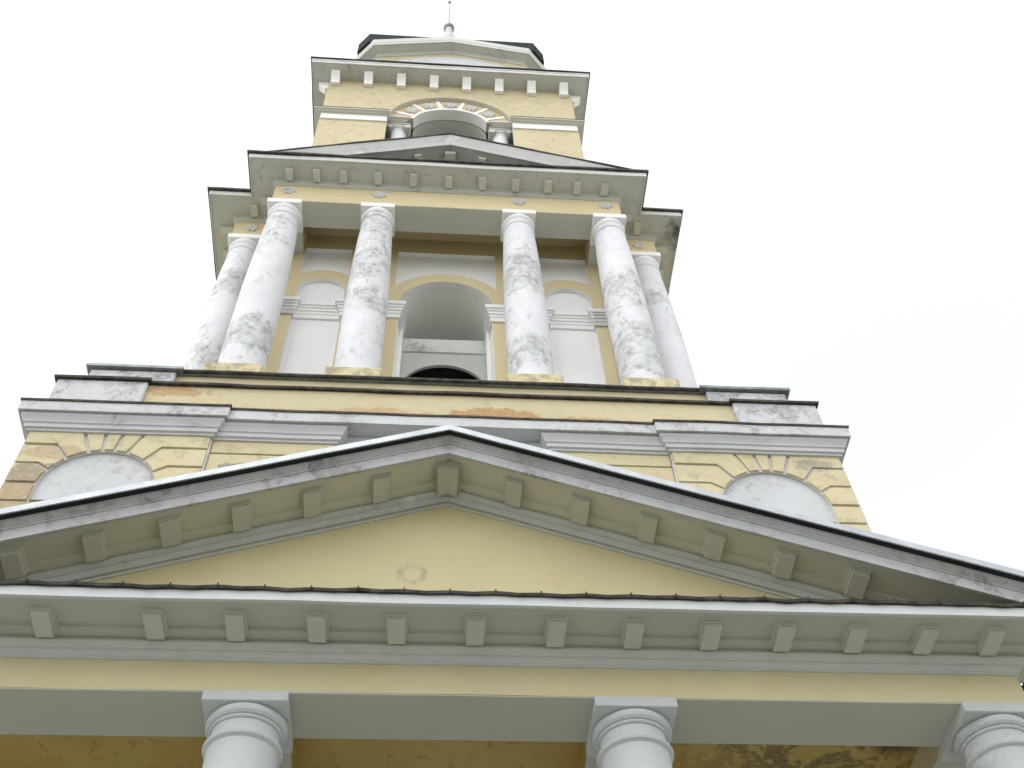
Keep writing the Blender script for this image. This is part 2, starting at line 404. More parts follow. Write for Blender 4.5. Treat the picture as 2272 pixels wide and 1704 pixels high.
# sheet metal along the cornice edge: bent, with standing seams
bm = bmesh.new()
xs = [-6.42+.43*i for i in range(31)]
for i in range(len(xs)-1):
    a, b = xs[i], min(xs[i+1], 6.42)
    for t in range(2):
        u0, u1 = a+(b-a)*t/2, a+(b-a)*(t+1)/2
        rowz = []
        for u in (u0, u1):
            k = noise.noise(Vector((u*1.7, 3.3, 0)))*.013 + (.012*noise.noise(Vector((u*6, 1, 0))) if u > 2.2 else 0)
            sag = .006*math.cos((u-a)/.43*2*math.pi)
            rowz.append((u, k+sag))
        v = []
        for u, k in rowz:
            v.append([bm.verts.new(p) for p in ((u, -.60, 8.960+SH+k), (u, -.703, 8.950+SH+k), (u, -.708, 8.982+SH+k*1.2), (u, -.2, 9.10+SH))])
        for q in range(4): bm.faces.new((v[0][q], v[1][q], v[1][(q+1) % 4], v[0][(q+1) % 4]))
        bm.faces.new(v[0]); bm.faces.new(v[1][::-1])
    kk = noise.noise(Vector((a*1.7, 3.3, 0)))*.013
    box(bm, a-.006, a+.008, -.716, -.3, 8.962+SH+kk, 9.004+SH+kk)
me = bpy.data.meshes.new('edge_flashing'); bmesh.ops.recalc_face_normals(bm, faces=bm.faces); bm.to_mesh(me); bm.free(); me.materials.append(M['flashing'])
link('edge_flashing', me, pcor)

def modillion(bm, w, o0, o1, z1, h, cap=.022, capz=.03, slope=0):
    """block under a soffit; local x along the cornice, y = -offset"""
    pts = []
    def sbox(x0, x1, a, b, zt, zb):
        v = [bm.verts.new((x, -o, z+slope*x)) for x in (x0, x1) for o in (a, b) for z in (zb, zt)]
        for f in ((0, 1, 3, 2), (4, 6, 7, 5), (0, 4, 5, 1), (2, 3, 7, 6), (0, 2, 6, 4), (1, 5, 7, 3)): bm.faces.new([v[i] for i in f])
    sbox(-w/2-cap, w/2+cap, o0, o1+cap, z1, z1-capz*.45)
    sbox(-w/2-cap*.55, w/2+cap*.55, o0, o1+cap*.55, z1-capz*.45-.001, z1-capz)
    sbox(-w/2, w/2, o0, o1, z1-capz-.001, z1-h)
bm = bmesh.new(); modillion(bm, .165, .16, .485, .03, .098, capz=.052)
mod_me = mesh_of(bm, 'modillion', 'cream', bev=.004)
for i, x in enumerate((-5.2, -4.45, -3.715, -2.70, -1.96, -1.20, -.455, .285, 1.06, 1.805, 2.56, 3.28, 3.985, 4.68, 5.36)):
    link('modillion', mod_me, pbed, T(x, 0, 8.867+SH) @ Matrix.Rotation(R(random.uniform(-1, 1)), 4, 'Z'))

# pediment
SL = .365; AP = 11.135; XE = FW+.675
rp = [(-XE, AP-SL*XE), (0, AP), (XE, AP-SL*XE)]
bm = bmesh.new(); prism_xz(bm, [(-5.6, 8.95), (5.6, 8.95), (5.6, AP-5.6*SL), (0, AP+.05), (-5.6, AP-5.6*SL)], .001, .4)
s = NT('ring_stain')
tymp = part('tympanum', bm, 'tympanum')
bm = bmesh.new()
rake(bm, rp, [(-.2, -.135), (.022, -.135), (.022, -.112), (-.2, -.112)], 0, 8.965+SH, seed=2)
part('bead', bm, 'white', tymp)
bm = bmesh.new()
RB = [(-.3, -.075), (.03, -.075), (.034, -.066), (.064, -.030), (.060, -.026), (.062, -.018), (.084, -.016), (.122, .014), (.122, .028), (-.3, .029)]
rake(bm, rp, RB, 0, 8.962+SH)
part('bed_moulding', bm, 'white', tymp)
bm = bmesh.new()
RS = [(-.3, .030), (.100, .030), (.106, .054), (.23, .058), (.235, .085), (.631, .036), (.631, .10), (-.3, .2)]
rake(bm, rp, RS, 0, 8.962+SH)
rb = part('raking_soffit', bm, 'soffit_cream')
bm = bmesh.new()
RP = [(.633, -.016), (.67, -.018), (.672, .120), (.690, .126), (.690, .146), (.704, .150), (.704, .166), (.716, .170), (.738, .222), (.3, .24), (.3, .11), (.633, .11)]
rake(bm, rp, RP, 0, 8.962+SH)
rk = part('raking_cornice', bm, 'fascia')
bm = bmesh.new(); rake(bm, rp, [(.5, .228), (.70, .226), (.806, .204), (.806, .24), (.5, .26)], 0, 8.99+SH, amp=.003); part('eave_shadow_strip', bm, 'eave_shadow_dark', rk)
bm = bmesh.new(); rake(bm, rp, [(.60, .262), (.808, .242), (.809, .205), (.826, .205), (.829, .284), (.60, .32)], 0, 9.0+SH, amp=.003); part('roof_edge', bm, 'galvanised', rk)
for sg in (-1, 1):
    bm = bmesh.new(); modillion(bm, .165, .16, .485, .035, .085, capz=.05, slope=-sg*SL); me = mesh_of(bm, 'modillion', 'cream', bev=.004)
    for x in (.725, 1.442, 2.144, 2.825, 3.515, 4.22): link('modillion', me, rk, T(sg*x, 0, AP+.028-SL*x))
bm = bmesh.new()
for sg in (-1, 1):
    def qb(x0, x1, a, b, zt, zb):
        v = [bm.verts.new((x*sg, -o, z-SL*x)) for x in (x0, x1) for o in (a, b) for z in (zb, zt)]
        for f in ((0, 1, 3, 2), (4, 6, 7, 5), (0, 4, 5, 1), (2, 3, 7, 6), (0, 2, 6, 4), (1, 5, 7, 3)): bm.faces.new([v[i] for i in f])
    qb(0, .145, .12, .51, .035, -.012); qb(0, .132, .12, .50, -.013, -.03); qb(0, .108, .12, .485, -.031, -.09)
me = bpy.data.meshes.new('modillion'); bmesh.ops.recalc_face_normals(bm, faces=bm.faces); bm.to_mesh(me); bm.free(); me.materials.append(M['cream'])
link('modillion', me, rk, T(0, 0, AP+.028))
bm = bmesh.new(); XR = FW+.06; prism_xz(bm, [(-XR, AP-SL*XR+.2), (0, AP+.21), (XR, AP-SL*XR+.2), (XR, AP-SL*XR+.26), (0, AP+.27), (-XR, AP-SL*XR+.26)], -.55, 2.3)
part('portico_roof', bm, 'grey_sheet')

# columns
def column(name, prof, capital, ab, abz, mat, capmat):
    bm = bmesh.new(); lathe(bm, prof); sh = part(name, bm, mat, smooth=.6)
    bm = bmesh.new(); lathe(bm, capital); c1 = part('capital', bm, capmat, sh, smooth=.5)
    bm = bmesh.new(); box(bm, -ab, ab, -ab, ab, *abz); a1 = part('abacus', bm, capmat, sh, bev=.006)
    return sh
sh = column('portico_column', [(.405, .75), (.405, 2.5), (.385, 4.5), (.35, 6.4), (.325, 7.6), (.322, 7.925), (.33, 7.93), (.355, 7.945), (.362, 7.968), (.352, 7.988), (.334, 7.995), (.332, 8.006), (.316, 8.012), (.312, 8.03), (.311, 8.155)],
    [(.311, 8.13), (.330, 8.133), (.338, 8.145), (.338, 8.155), (.328, 8.16), (.352, 8.165), (.372, 8.185), (.380, 8.215), (.374, 8.245), (.355, 8.262), (.355, 8.268)], .388, (8.262, 8.374), 'white', 'white')
spots = [(-XO, .37), (-1.80, .37), (1.80, .37), (XO, .37)]
sh.matrix_basis = T(*spots[0], 0)
for p in spots[1:]: clone(sh, ROOT, T(*p, 0) @ Matrix.Rotation(random.uniform(-.01, .01), 4, 'Z'))
bm = bmesh.new(); lathe(bm, [(.46, .6), (.47, .66), (.46, .72), (.42, .75)])
bs = part('column_base', bm, 'stone', smooth=.5); bs.matrix_basis = T(*spots[0], 0)
for p in spots[1:]: clone(bs, ROOT, T(*p, 0))
bm = bmesh.new()
for i in range(4): box(bm, -6.6-.35*(3-i), 6.6+.35*(3-i), -.5-.35*(3-i), 2.2+.001*i, .15*i+.001*i, .15*(i+1))
part('porch_steps', bm, 'stone')

# ------------------------------------------------------------------ tower base
PF = 2.04; HW = YC-PF               # pier face, half width of the base
bm = bmesh.new(); prism_xy(bm, [(-HW+.05, PF+.10), (-1.64, PF+.10), (-1.64, PF+.30), (1.64, PF+.30), (1.64, PF+.10), (HW-.05, PF+.10), (HW-.05, 2*YC-PF-.05), (-HW+.05, 2*YC-PF-.05)], 0, 15.1)
part('base_wall', bm, 'joint')
NC, NZ, NR, NB = 4.84, 13.54, .78, 13.25
ZT = 14.74
J = [14.42, 14.0, 13.575, 13.19]
def pier(sg):
    bm = bmesh.new(); polys = []
    x0, x1 = 3.43, HW
    A = [24, 47, 70, 84, 96, 110, 133, 156]
    pt = lambda a, r=NR: (NC+r*math.cos(R(a)), NZ+r*math.sin(R(a)))
    def ray(a, z): t = (z-NZ)/math.sin(R(a)); return (NC+t*math.cos(R(a)), z)
    for a, b in zip(A[2:5], A[3:6]): polys.append(arc(NC, NZ, NR, a, b, 4)+[ray(b, ZT), ray(a, ZT)])
    k = .40
    ky = lambda a, z: (NC+math.copysign((z-NZ)/abs(math.tan(R(a)))*1.0, math.cos(R(a))), z)
    polys.append(arc(NC, NZ, NR, 47, 70, 6)+[ray(70, ZT), (x1, ZT), (x1, J[0]), (5.60, J[0])])
    polys.append(arc(NC, NZ, NR, 24, 47, 6)+[(5.60, J[0]), (x1, J[0]), (x1, J[1]), (5.75, J[1])])
    polys.append(arc(NC, NZ, NR, 110, 133, 6)+[(4.10, J[0]), (x0, J[0]), (x0, ZT), ray(110, ZT)])
    polys.append(arc(NC, NZ, NR, 133, 156, 6)+[(3.93, J[1]), (x0, J[1]), (x0, J[0]), (4.10, J[0])])
    a2 = math.degrees(math.asin((J[2]-NZ)/NR))
    polys.append(arc(NC, NZ, NR, a2, 24, 5)+[(5.75, J[1]), (x1, J[1]), (x1, J[2])])
    polys.append(arc(NC, NZ, NR, 156, 180-a2, 5)+[(x0, J[2]), (x0, J[1]), (3.93, J[1])])
    polys.append([(NC+NR, J[2]), (NC+NR, J[3]), (x1, J[3]), (x1, J[2])]); polys.append([(x0, J[2]), (x0, J[3]), (NC-NR, J[3]), (NC-NR, J[2])])
    zz = [J[3]]+[12.81-.39*i for i in range(14)]
    for i in range(len(zz)-1):
        polys.append([(x0, zz[i]), (x0, zz[i+1]), (x1, zz[i+1]), (x1, zz[i])])
    polys.append([(NC-NR-.02, NB), (NC-NR-.02, J[3]-.0), (NC+NR+.02, J[3]-.0), (NC+NR+.02, NB)])
    for p in polys:
        q = inset([(sg*x, z) for x, z in p], .026)
        prism_xz(bm, q, PF+random.uniform(-.005, .005), PF+.034)
    o = part('corner_pier', bm, 'pier', bev=.014)
    nic = arc(NC, NZ, NR+.012, 0, 180, 28)+[(NC-NR-.012, NB), (NC+NR+.012, NB)]
    plate('joint_bed', [(sg*x, z) for x, z in ((x0, 7.5), (x1-.004, 7.5), (x1-.004, ZT), (x0, ZT))], [[(sg*x, z) for x, z in nic]], PF+.032, PF+.099, 'joint', o)
    # flank blocks seen as the stepped outline of the corner
    bm = bmesh.new()
    for a, b in zip([ZT]+J+zz[1:], (J+zz[1:])): box(bm, sg*(HW-.06), sg*(HW-.002), PF+.012, PF+3.4, b+.032, a-.032)
    part('quoin', bm, 'pier', o, bev=.028)
    bm = bmesh.new(); prism_xz(bm, [(sg*x, z) for x, z in arc(NC, NZ, NR+.03, 0, 180, 28)+[(NC-NR-.03, NB-.02), (NC+NR+.03, NB-.02)]], PF+.075, PF+.12)
    part('blind_niche', bm, 'niche', o)
for sg in (-1, 1): pier(sg)
# recessed bays between the piers
for sg in (-1, 1):
    bm = bmesh.new(); zz = [ZT]+J+[12.81-.39*i for i in range(12)]
    for a, b in zip(zz, zz[1:]):
        x = sorted((sg*1.63, sg*3.425)); box(bm, x[0], x[1], PF+.07, PF+.099, b+.014, a-.014)
    part('wall_bay', bm, 'pier', bev=.008)
# main cornice with its two breaks
CP = [(-.4, 14.70), (.03, 14.70), (.035, 14.735), (.07, 14.745), (.075, 14.815), (.10, 14.83), (.105, 14.86), (.125, 14.90), (.155, 14.945), (.158, 14.985), (-.4, 14.99)]
path = [(-HW, 2*YC-PF), (-HW, PF), (-3.44, PF), (-3.44, PF+.07), (-1.62, PF+.07), (-1.62, PF+.28), (1.62, PF+.28), (1.62, PF+.07), (3.44, PF+.07), (3.44, PF), (HW, PF), (HW, 2*YC-PF)]
bm = bmesh.new(); sweep(bm, path, CP, sub=.4, amp=.008); bc = part('cornice_bed', bm, 'cornice')
path = [(-HW, 2*YC-PF), (-HW, PF), (-3.44, PF), (-3.44, PF+.06), (3.44, PF+.06), (3.44, PF), (HW, PF), (HW, 2*YC-PF)]
bm = bmesh.new(); sweep(bm, path, [(-.6, 14.992), (.17, 14.992), (.175, 14.98), (.205, 14.98), (.208, 15.185), (-.6, 15.2)], sub=.4, amp=.009); mc = part('main_cornice', bm, 'fascia')
bm = bmesh.new(); sweep(bm, path, [(.10, 15.187), (.224, 15.183), (.23, 15.222), (-.3, 15.32), (-.3, 15.27)], sub=.3, amp=.012); part('cornice_flashing', bm, 'flashing', mc)
# attic: two steps, white corner blocks
A1 = YC-2.06
bm = bmesh.new(); box(bm, -6.0, 6.0, 2.10, 2*YC-2.1, 15.1, 16.045); part('attic_wall', bm, 'attic')
for sg in (-1, 1):
    bm = bmesh.new(); x = sorted((sg*4.66, sg*6.05)); box(bm, x[0], x[1], 2.03, 3.6, 15.15, 16.045); part('corner_block', bm, 'block', bev=.02)
bm = bmesh.new(); sweep(bm, [(-6.05, 14), (-6.05, 2.03), (-4.66, 2.03), (-4.66, 2.09), (4.66, 2.09), (4.66, 2.03), (6.05, 2.03), (6.05, 14)], [(-.1, 16.045), (.045, 16.04), (.052, 16.085), (-.6, 16.24), (-.6, 16.19)], sub=.3, amp=.013, seed=4); part('attic_flashing', bm, 'flashing')
bm = bmesh.new(); box(bm, -5.72, 5.72, 2.40, 2*YC-2.4, 16.05, 16.74); part('attic_step', bm, 'attic')
for sg in (-1, 1):
    bm = bmesh.new(); x = sorted((sg*4.40, sg*5.77)); box(bm, x[0], x[1], 2.31, 3.7, 16.06, 16.74); part('corner_block', bm, 'block', bev=.02)
bm = bmesh.new(); sweep(bm, [(-5.78, 13.9), (-5.78, 2.31), (-4.36, 2.31), (-4.36, 2.41), (4.36, 2.41), (4.36, 2.31), (5.78, 2.31), (5.78, 13.9)], [(-.1, 16.745), (.05, 16.74), (.068, 16.75), (.07, 16.81), (.05, 16.84), (-.65, 17.2), (-.65, 17.1)], sub=.5, amp=.010, seed=8); part('gutter_edge', bm, 'grey_sheet')
bm = bmesh.new(); sweep(bm, [(-4.36, 2.335), (4.36, 2.335)], [(.0, 16.745), (.03, 16.747), (.046, 16.77), (.04, 16.805), (0, 16.82)], sub=.4, amp=.010, seed=8); part('gutter', bm, 'flashing')
bm = bmesh.new(); box(bm, -5.1, 5.1, 2.99, 2*YC-2.99, 16.8, 17.5); part('belfry_platform', bm, 'pale_sheet')

# ------------------------------------------------------------------ belfry
YW = 4.45; BH = YC-YW
FR = YC-3.10                        # frieze face from the axis
FWA = 4.03                          # half width of an arm
def shape_arch(cx, hw, zs, z0, n=24): return [(cx-hw, z0), (cx+hw, z0)]+arc(cx, zs, hw, 0, 180, n)
def lunette_panel(x0, x1, zt, cx, cz, r):
    p = [(x1, zt), (x0, zt)]
    a0 = 180-math.degrees(math.acos(min(1, (cx-x0)/r))); a1 = math.degrees(math.acos(min(1, (x1-cx)/r)))
    return p+arc(cx, cz, r, a0, a1, 20)
outer = [(-BH, 17.3), (BH, 17.3), (BH, 25.8), (-BH, 25.8)]
NX, NHW, NZS = 2.78, .525, 23.21
holes = [shape_arch(0, 1.035, 22.76, 17.35), shape_arch(-NX, NHW, NZS, 17.35), shape_arch(NX, NHW, NZS, 17.35),
         lunette_panel(-1.15, 1.15, 25.11, 0, 22.76, 1.37), lunette_panel(-NX-.55, -NX+.55, 25.11, -NX, NZS, .885), lunette_panel(NX-.55, NX+.55, 25.11, NX, NZS, .885)]
wall0 = plate('belfry_wall', outer, holes, YW, YW+.11, 'yellow', edge='panel')
bm = bmesh.new()
for x0, x1 in ((-BH+.02, -1.06), (1.06, BH-.02)): box(bm, x0, x1, YW+.112, YW+.2, 17.3, 25.78)
box(bm, -1.06, 1.06, YW+.112, YW+.2, 23.86, 25.78)
prism_xz(bm, [(-1.06, 22.76), (-1.02, 22.76)]+arc(0, 22.76, 1.02, 180, 90, 16)+[(0, 23.86), (-1.06, 23.86)], YW+.112, YW+.2)
prism_xz(bm, [(1.06, 22.76), (1.06, 23.86), (0, 23.86)]+arc(0, 22.76, 1.02, 90, 0, 16), YW+.112, YW+.2)
back0 = part('niche_panel', bm, 'panel', wall0)
# impost moulding, broken round niches and arch
IM = [(-.05, 22.10), (.04, 22.10), (.04, 22.245), (.055, 22.25), (.06, 22.33), (.085, 22.345), (.09, 22.42), (.115, 22.435), (.12, 22.49), (.15, 22.50), (.15, 22.625), (-.05, 22.63)]
NI, NO = NX-NHW, NX+NHW
for sg in (-1, 1):
    bm = bmesh.new()
    p = [(1.02, YW+.55), (1.02, YW), (NI, YW), (NI, YW+.11), (NO, YW+.11), (NO, YW), (BH, YW), (BH, YW+.4)]
    p = [(sg*x, y) for x, y in p]
    if sg < 0: p = p[::-1]
    sweep(bm, p, IM, sub=5, amp=0)
    part('impost_moulding', bm, 'panel', wall0)
for k in (1, 3):
    clone(wall0, ROOT, rotc(k))
bm = bmesh.new(); box(bm, -BH, BH, 2*YC-YW-.11, 2*YC-YW, 17.3, 25.8); part('belfry_rear_wall', bm, 'yellow')
# passage behind the arch: jambs and barrel vault, tie beam, inner wall with a dark arch
bm = bmesh.new()
for sg in (-1, 1):
    x = sorted((sg*1.0, sg*1.4)); box(bm, x[0], x[1], YW+.202, YW+.40, 17.3, 22.76)
    x = sorted((sg*1.020, sg*1.033)); box(bm, x[0], x[1], YW-.003, YW+.2, 17.36, 22.09)
    x = sorted((sg*.915, sg*1.4)); box(bm, x[0], x[1], YW+.402, 6.6, 17.3, 22.5)
n = 28; V = []
for i in range(n+1):
    a = math.pi*i/n; V.append([bm.verts.new((1.022*math.cos(a), y, 22.76+1.022*math.sin(a))) for y in (YW-.003, 6.6)])
for a, b in zip(V, V[1:]): bm.faces.new((a[0], b[0], b[1], a[1]))
box(bm, -1.4, 1.4, 6.6, 6.8, 17.3, 24.0)
part('arch_passage', bm, 'vault', smooth=.5)
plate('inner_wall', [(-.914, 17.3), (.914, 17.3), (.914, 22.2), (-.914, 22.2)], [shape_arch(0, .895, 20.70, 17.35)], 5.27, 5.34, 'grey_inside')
bm = bmesh.new(); sweep(bm, [(-.914, 5.27), (.914, 5.27)], [(-.2, 22.03), (.04, 22.04), (.06, 22.2), (.06, 22.42), (.03, 22.44), (.03, 22.56), (-.2, 22.58)], sub=.2, amp=.014); part('tie_beam', bm, 'bar')
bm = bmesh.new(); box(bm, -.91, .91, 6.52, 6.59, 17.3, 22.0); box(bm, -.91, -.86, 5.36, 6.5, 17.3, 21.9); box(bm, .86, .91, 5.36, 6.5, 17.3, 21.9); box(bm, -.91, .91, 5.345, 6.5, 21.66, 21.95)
part('painted_dark_interior', bm, 'black')

cross = [(-FWA, YC-FR), (FWA, YC-FR), (FWA, YC-FWA), (FR, YC-FWA), (FR, YC+FWA), (FWA, YC+FWA), (FWA, YC+FR), (-FWA, YC+FR), (-FWA, YC+FWA), (-FR, YC+FWA), (-FR, YC-FWA), (-FWA, YC-FWA)]
bm = bmesh.new(); sweep(bm, cross, [(0, 24.862), (0, 25.70), (-.66, 25.70), (-.66, 24.862)], True, sub=.6, amp=.006); ef = part('belfry_frieze', bm, 'yellow')
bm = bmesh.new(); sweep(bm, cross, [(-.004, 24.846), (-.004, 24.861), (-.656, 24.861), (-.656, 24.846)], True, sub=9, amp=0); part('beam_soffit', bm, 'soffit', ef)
ci = [(x*.93, YC+(y-YC)*.93) for x, y in cross]
bm = bmesh.new(); prism_xy(bm, ci, 25.79, 25.86); part('belfry_ceiling', bm, 'yellow')
EP = [(-.3, 25.60), (.02, 25.60), (.022, 25.63), (.05, 25.645), (.07, 25.70), (.075, 25.73), (.10, 25.745), (.105, 25.775), (.585, 25.775), (.59, 25.752), (.622, 25.752), (.625, 25.925), (-.3, 26.0)]
bm = bmesh.new(); sweep(bm, cross, EP, True, sub=.35, amp=.010); ec = part('belfry_cornice', bm, 'upper_white')
bm = bmesh.new(); sweep(bm, cross, [(.5, 25.945), (.672, 25.925), (.686, 25.94), (.688, 25.99), (-.2, 26.12), (-.2, 26.05)], True, sub=.3, amp=.015, seed=3); part('belfry_flashing', bm, 'flashing', ec)
bm = bmesh.new(); modillion(bm, .165, .10, .40, 0, .10, cap=.012, capz=.025); me = mesh_of(bm, 'modillion', 'cream', bev=.004)
for x in (-3.73, -3.10, -2.475, -1.67, -.845, -.015, .775, 1.565, 2.335, 3.03, 3.68):
    link('modillion', me, ec, T(x, YC-FR, 25.774))
for k, sg in ((1, 1), (3, -1)):
    for x in (-3.73, -3.10, -2.475, -1.67): link('modillion', me, ec, rotc(k) @ T(x*1 if k == 1 else -x, YC-FR, 25.774))
for sg in (-1, 1):
    link('modillion', me, ec, T(sg*4.6, YC-FWA, 25.774))
    link('modillion', me, ec, T(sg*FWA, YC-FWA-.52, 25.774) @ Matrix.Rotation(sg*math.pi/2, 4, 'Z'))
# pediments
ES = .38; EA = 27.2; EX = 4.66
rp = [(-EX, EA-ES*EX), (0, EA), (EX, EA-ES*EX)]
for k in (0, 1, 3):
    mt = rotc(k) if k else None
    bm = bmesh.new(); prism_xz(bm, [(-4.5, 25.9), (4.5, 25.9), (4.5, EA-4.5*ES+.35), (0, EA+.35), (-4.5, EA-4.5*ES+.35)], YC-FR+.001, YC-FR+.25)
    if k: bmesh.ops.transform(bm, matrix=mt, verts=bm.verts)
    ty = part('belfry_tympanum', bm, 'upper_white')
    bm = bmesh.new(); rake(bm, rp, [(-.1, -.10), (.04, -.10), (.07, -.03), (.10, -.02), (.10, .0), (.53, 0), (.535, -.02), (.562, -.02), (.575, .12), (.60, .26), (.63, .45), (-.1, .49)], YC-FR, 25.96, mat=mt, amp=.008)
    rk2 = part('belfry_raking_cornice', bm, 'rake_grey', ty)
    bm = bmesh.new(); rake(bm, rp, [(.3, .455), (.63, .452), (.655, .46), (.658, .505), (.3, .53)], YC-FR, 25.99, mat=mt, amp=.015, seed=5, sub=.2)
    part('roof_edge', bm, 'flashing', ty)
    if k == 0:
        for sg in (-1, 1):
            bm = bmesh.new(); modillion(bm, .17, .10, .40, 0, .11, cap=.012, capz=.025, slope=-sg*ES); me = mesh_of(bm, 'modillion', 'cream')
            for x in (.78, 1.56, 2.33): link('modillion', me, ty, T(sg*x, YC-FR, EA-.002-ES*x))
        bm = bmesh.new(); modillion(bm, .26, .10, .40, -.03, .14, cap=.012, capz=.025); part('modillion', bm, 'cream', ty, mat4=T(0, YC-FR, EA-.002))
bm = bmesh.new(); pr = [(-EX+.05, 25.98), (EX-.05, 25.98), (0, EA+.47)]
prism_xz(bm, pr, YC-FR+.26, YC+FR-.2); part('belfry_roof', bm, 'flashing')
bm = bmesh.new(); prism_xz(bm, pr, YC-FR+.26, YC+FR-.2); bmesh.ops.transform(bm, matrix=rotc(1), verts=bm.verts); part('belfry_roof', bm, 'flashing')
# rosettes
def rosette_mesh(r, mat, pet=6):
    bm = bmesh.new(); n = 48; rows = []
    for a_, h in ((0, .55), (.16, .60), (.26, .45), (.34, .25), (.55, .62), (.8, .55), (1, .25), (1.0, 0)):
        row = []
        for i in range(n):
            th = 2*math.pi*i/n
            lob = .70+.30*abs(math.cos(pet*th/2))**.6
            rr = r*a_*(lob if a_ > .3 else 1); hh = r*.55*h*((.45+.55*abs(math.cos(pet*th/2))) if a_ > .3 else 1)
            row.append(bm.verts.new((rr*math.cos(th), -hh, rr*math.sin(th))))
        rows.append(row)
    for a, b in zip(rows, rows[1:]):
        for i in range(n): 
            f = [a[i], a[(i+1) % n], b[(i+1) % n], b[i]]
            bm.faces.new(f)
    return mesh_of(bm, 'rosette', mat, smooth=.9)
M['rosette'] = white('grey_rosette_plaster', base=(.60, .60, .59), wear=.4, wscale=8, wcol=(.25, .25, .24), grime=.5)
ro = rosette_mesh(.168, 'rosette')
for x in (-3.71, -1.62, 1.63, 3.69): link('rosette', ro, ef, T(x, YC-FR-.001, 25.335) @ Matrix.Rotation(R(8), 4, 'Y'))
for sg in (-1, 1): link('rosette', ro, ef, T(sg*4.62, YC-FWA-.001, 25.30))
# columns of the belfry porticoes
ec_sh = column('belfry_column', [(.425, 18.0), (.43, 19), (.437, 20.5), (.432, 21.5), (.41, 22.6), (.378, 23.7), (.352, 24.28), (.365, 24.29), (.372, 24.31), (.365, 24.33), (.35, 24.34), (.346, 24.56)],
    [(.346, 24.54), (.36, 24.548), (.366, 24.565), (.36, 24.58), (.375, 24.60), (.382, 24.635), (.374, 24.67), (.36, 24.682)], .384, (24.681, 24.86), 'column', 'panel')
bm = bmesh.new(); box(bm, -.50, .50, -.50, .50, 17.2, 18.0); part('plinth', bm, 'plinth', ec_sh, bev=.02)
AX = YC-3.44
sp = [(-3.73, YC-AX), (-1.62, YC-AX), (1.62, YC-AX), (3.73, YC-AX)]
ec_sh.matrix_basis = T(*sp[0], 0)
rest = sp[1:]+[(sg*AX, YC+q) for sg in (-1, 1) for q in (-3.73, -1.62, 1.62, 3.73)]
for i, p in enumerate(rest): clone(ec_sh, ROOT, T(*p, 0))

# ------------------------------------------------------------------ upper tier
FY = 4.30; FH = YC-FY
RZ = 33.15
plate('upper_wall', [(-FH, 26.5), (FH, 26.5), (FH, 36.05), (-FH, 36.05)], [[(-1.86, 26.55), (1.86, 26.55)]+arc(0, RZ, 1.86, 0, 180, 32)], FY, FY+.13, 'upper_yellow', edge='soffit')
bm = bmesh.new()
for sg in (-1, 1):
    x = sorted((sg*FH, sg*(FH-.13))); box(bm, x[0], x[1], FY+.131, 2*YC-FY, 26.5, 36.05)
box(bm, -FH+.14, FH-.14, 2*YC-FY-.13, 2*YC-FY, 26.5, 36.05)
part('upper_flank_wall', bm, 'upper_yellow')
# archivolt ring with rosettes
a0 = 9
ring = arc(0, RZ, 1.90, a0, 180-a0, 36)+arc(0, RZ, 1.155, 180-15, 15, 30)
bm = bmesh.new(); prism_xz(bm, ring, FY+.131, FY+.45); av = part('archivolt', bm, 'ochre')
bm = bmesh.new(); prism_xz(bm, arc(0, RZ, 1.205, 15, 165, 30)+arc(0, RZ, 1.125, 165, 15, 30), FY+.10, FY+.44)
for a in (90-65, 90-39, 90-13, 90+13, 90+39, 90+65):
    d = Vector((math.cos(R(a)), math.sin(R(a)))); t = Vector((-d.y, d.x))*.055
    q = [d*1.2-t, d*1.82-t, d*1.82+t, d*1.2+t]; prism_xz(bm, [(v.x, v.y+RZ) for v in q], FY+.108, FY+.14)
part('archivolt_trim', bm, 'panel', av)
ro2 = rosette_mesh(.205, 'rosette')
for a in (90-52, 90-26, 90, 90+26, 90+52): link('rosette', ro2, av, T(1.50*math.cos(R(a)), FY+.13, RZ+1.50*math.sin(R(a))))
# impost blocks, small columns, vault
for sg in (-1, 1):
    bm = bmesh.new()
    p = [(-1.86, FY+.16), (-1.29, FY+.16), (-1.29, FY+1.2)] if sg < 0 else [(1.29, FY+1.2), (1.29, FY+.16), (1.86, FY+.16)]
    sweep(bm, p, [(-.3, 33.255), (0, 33.255), (.0, 33.29), (.03, 33.295), (.03, 33.33), (.06, 33.335), (.06, 33.36), (.10, 33.37), (.10, 33.43), (-.3, 33.45)], sub=5, amp=0)
    ib = part('impost_block', bm, 'grey_inside')
for sg in (-1, 1):
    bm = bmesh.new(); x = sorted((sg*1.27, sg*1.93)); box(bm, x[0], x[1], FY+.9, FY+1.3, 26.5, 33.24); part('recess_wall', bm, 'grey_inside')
bm = bmesh.new(); lathe(bm, [(.26, 27), (.255, 29), (.235, 32.85), (.25, 32.87), (.25, 32.9), (.235, 32.92), (.235, 33.04)], 32)
uc = part('upper_column', bm, 'white', smooth=.6)
bm = bmesh.new(); lathe(bm, [(.235, 33.0), (.27, 33.03), (.29, 33.07), (.29, 33.10), (.25, 33.12)], 32); box(bm, -.36, .36, -.30, .36, 33.175, 33.252)
for sx in (-1, 1):
    q = [(sx*.27+.105*math.cos(R(a)), 33.06+.10*math.sin(R(a))) for a in range(0, 360, 20)]
    prism_xz(bm, q, -.29, .34)
prism_xz(bm, [(-.3, 33.10), (.3, 33.10), (.3, 33.174), (-.3, 33.174)], -.28, .33)
part('capital', bm, 'grey_inside', uc, smooth=.6)
uc.matrix_basis = T(-1.53, FY+.50, 0); clone(uc, ROOT, T(1.53, FY+.50, 0))
bm = bmesh.new()
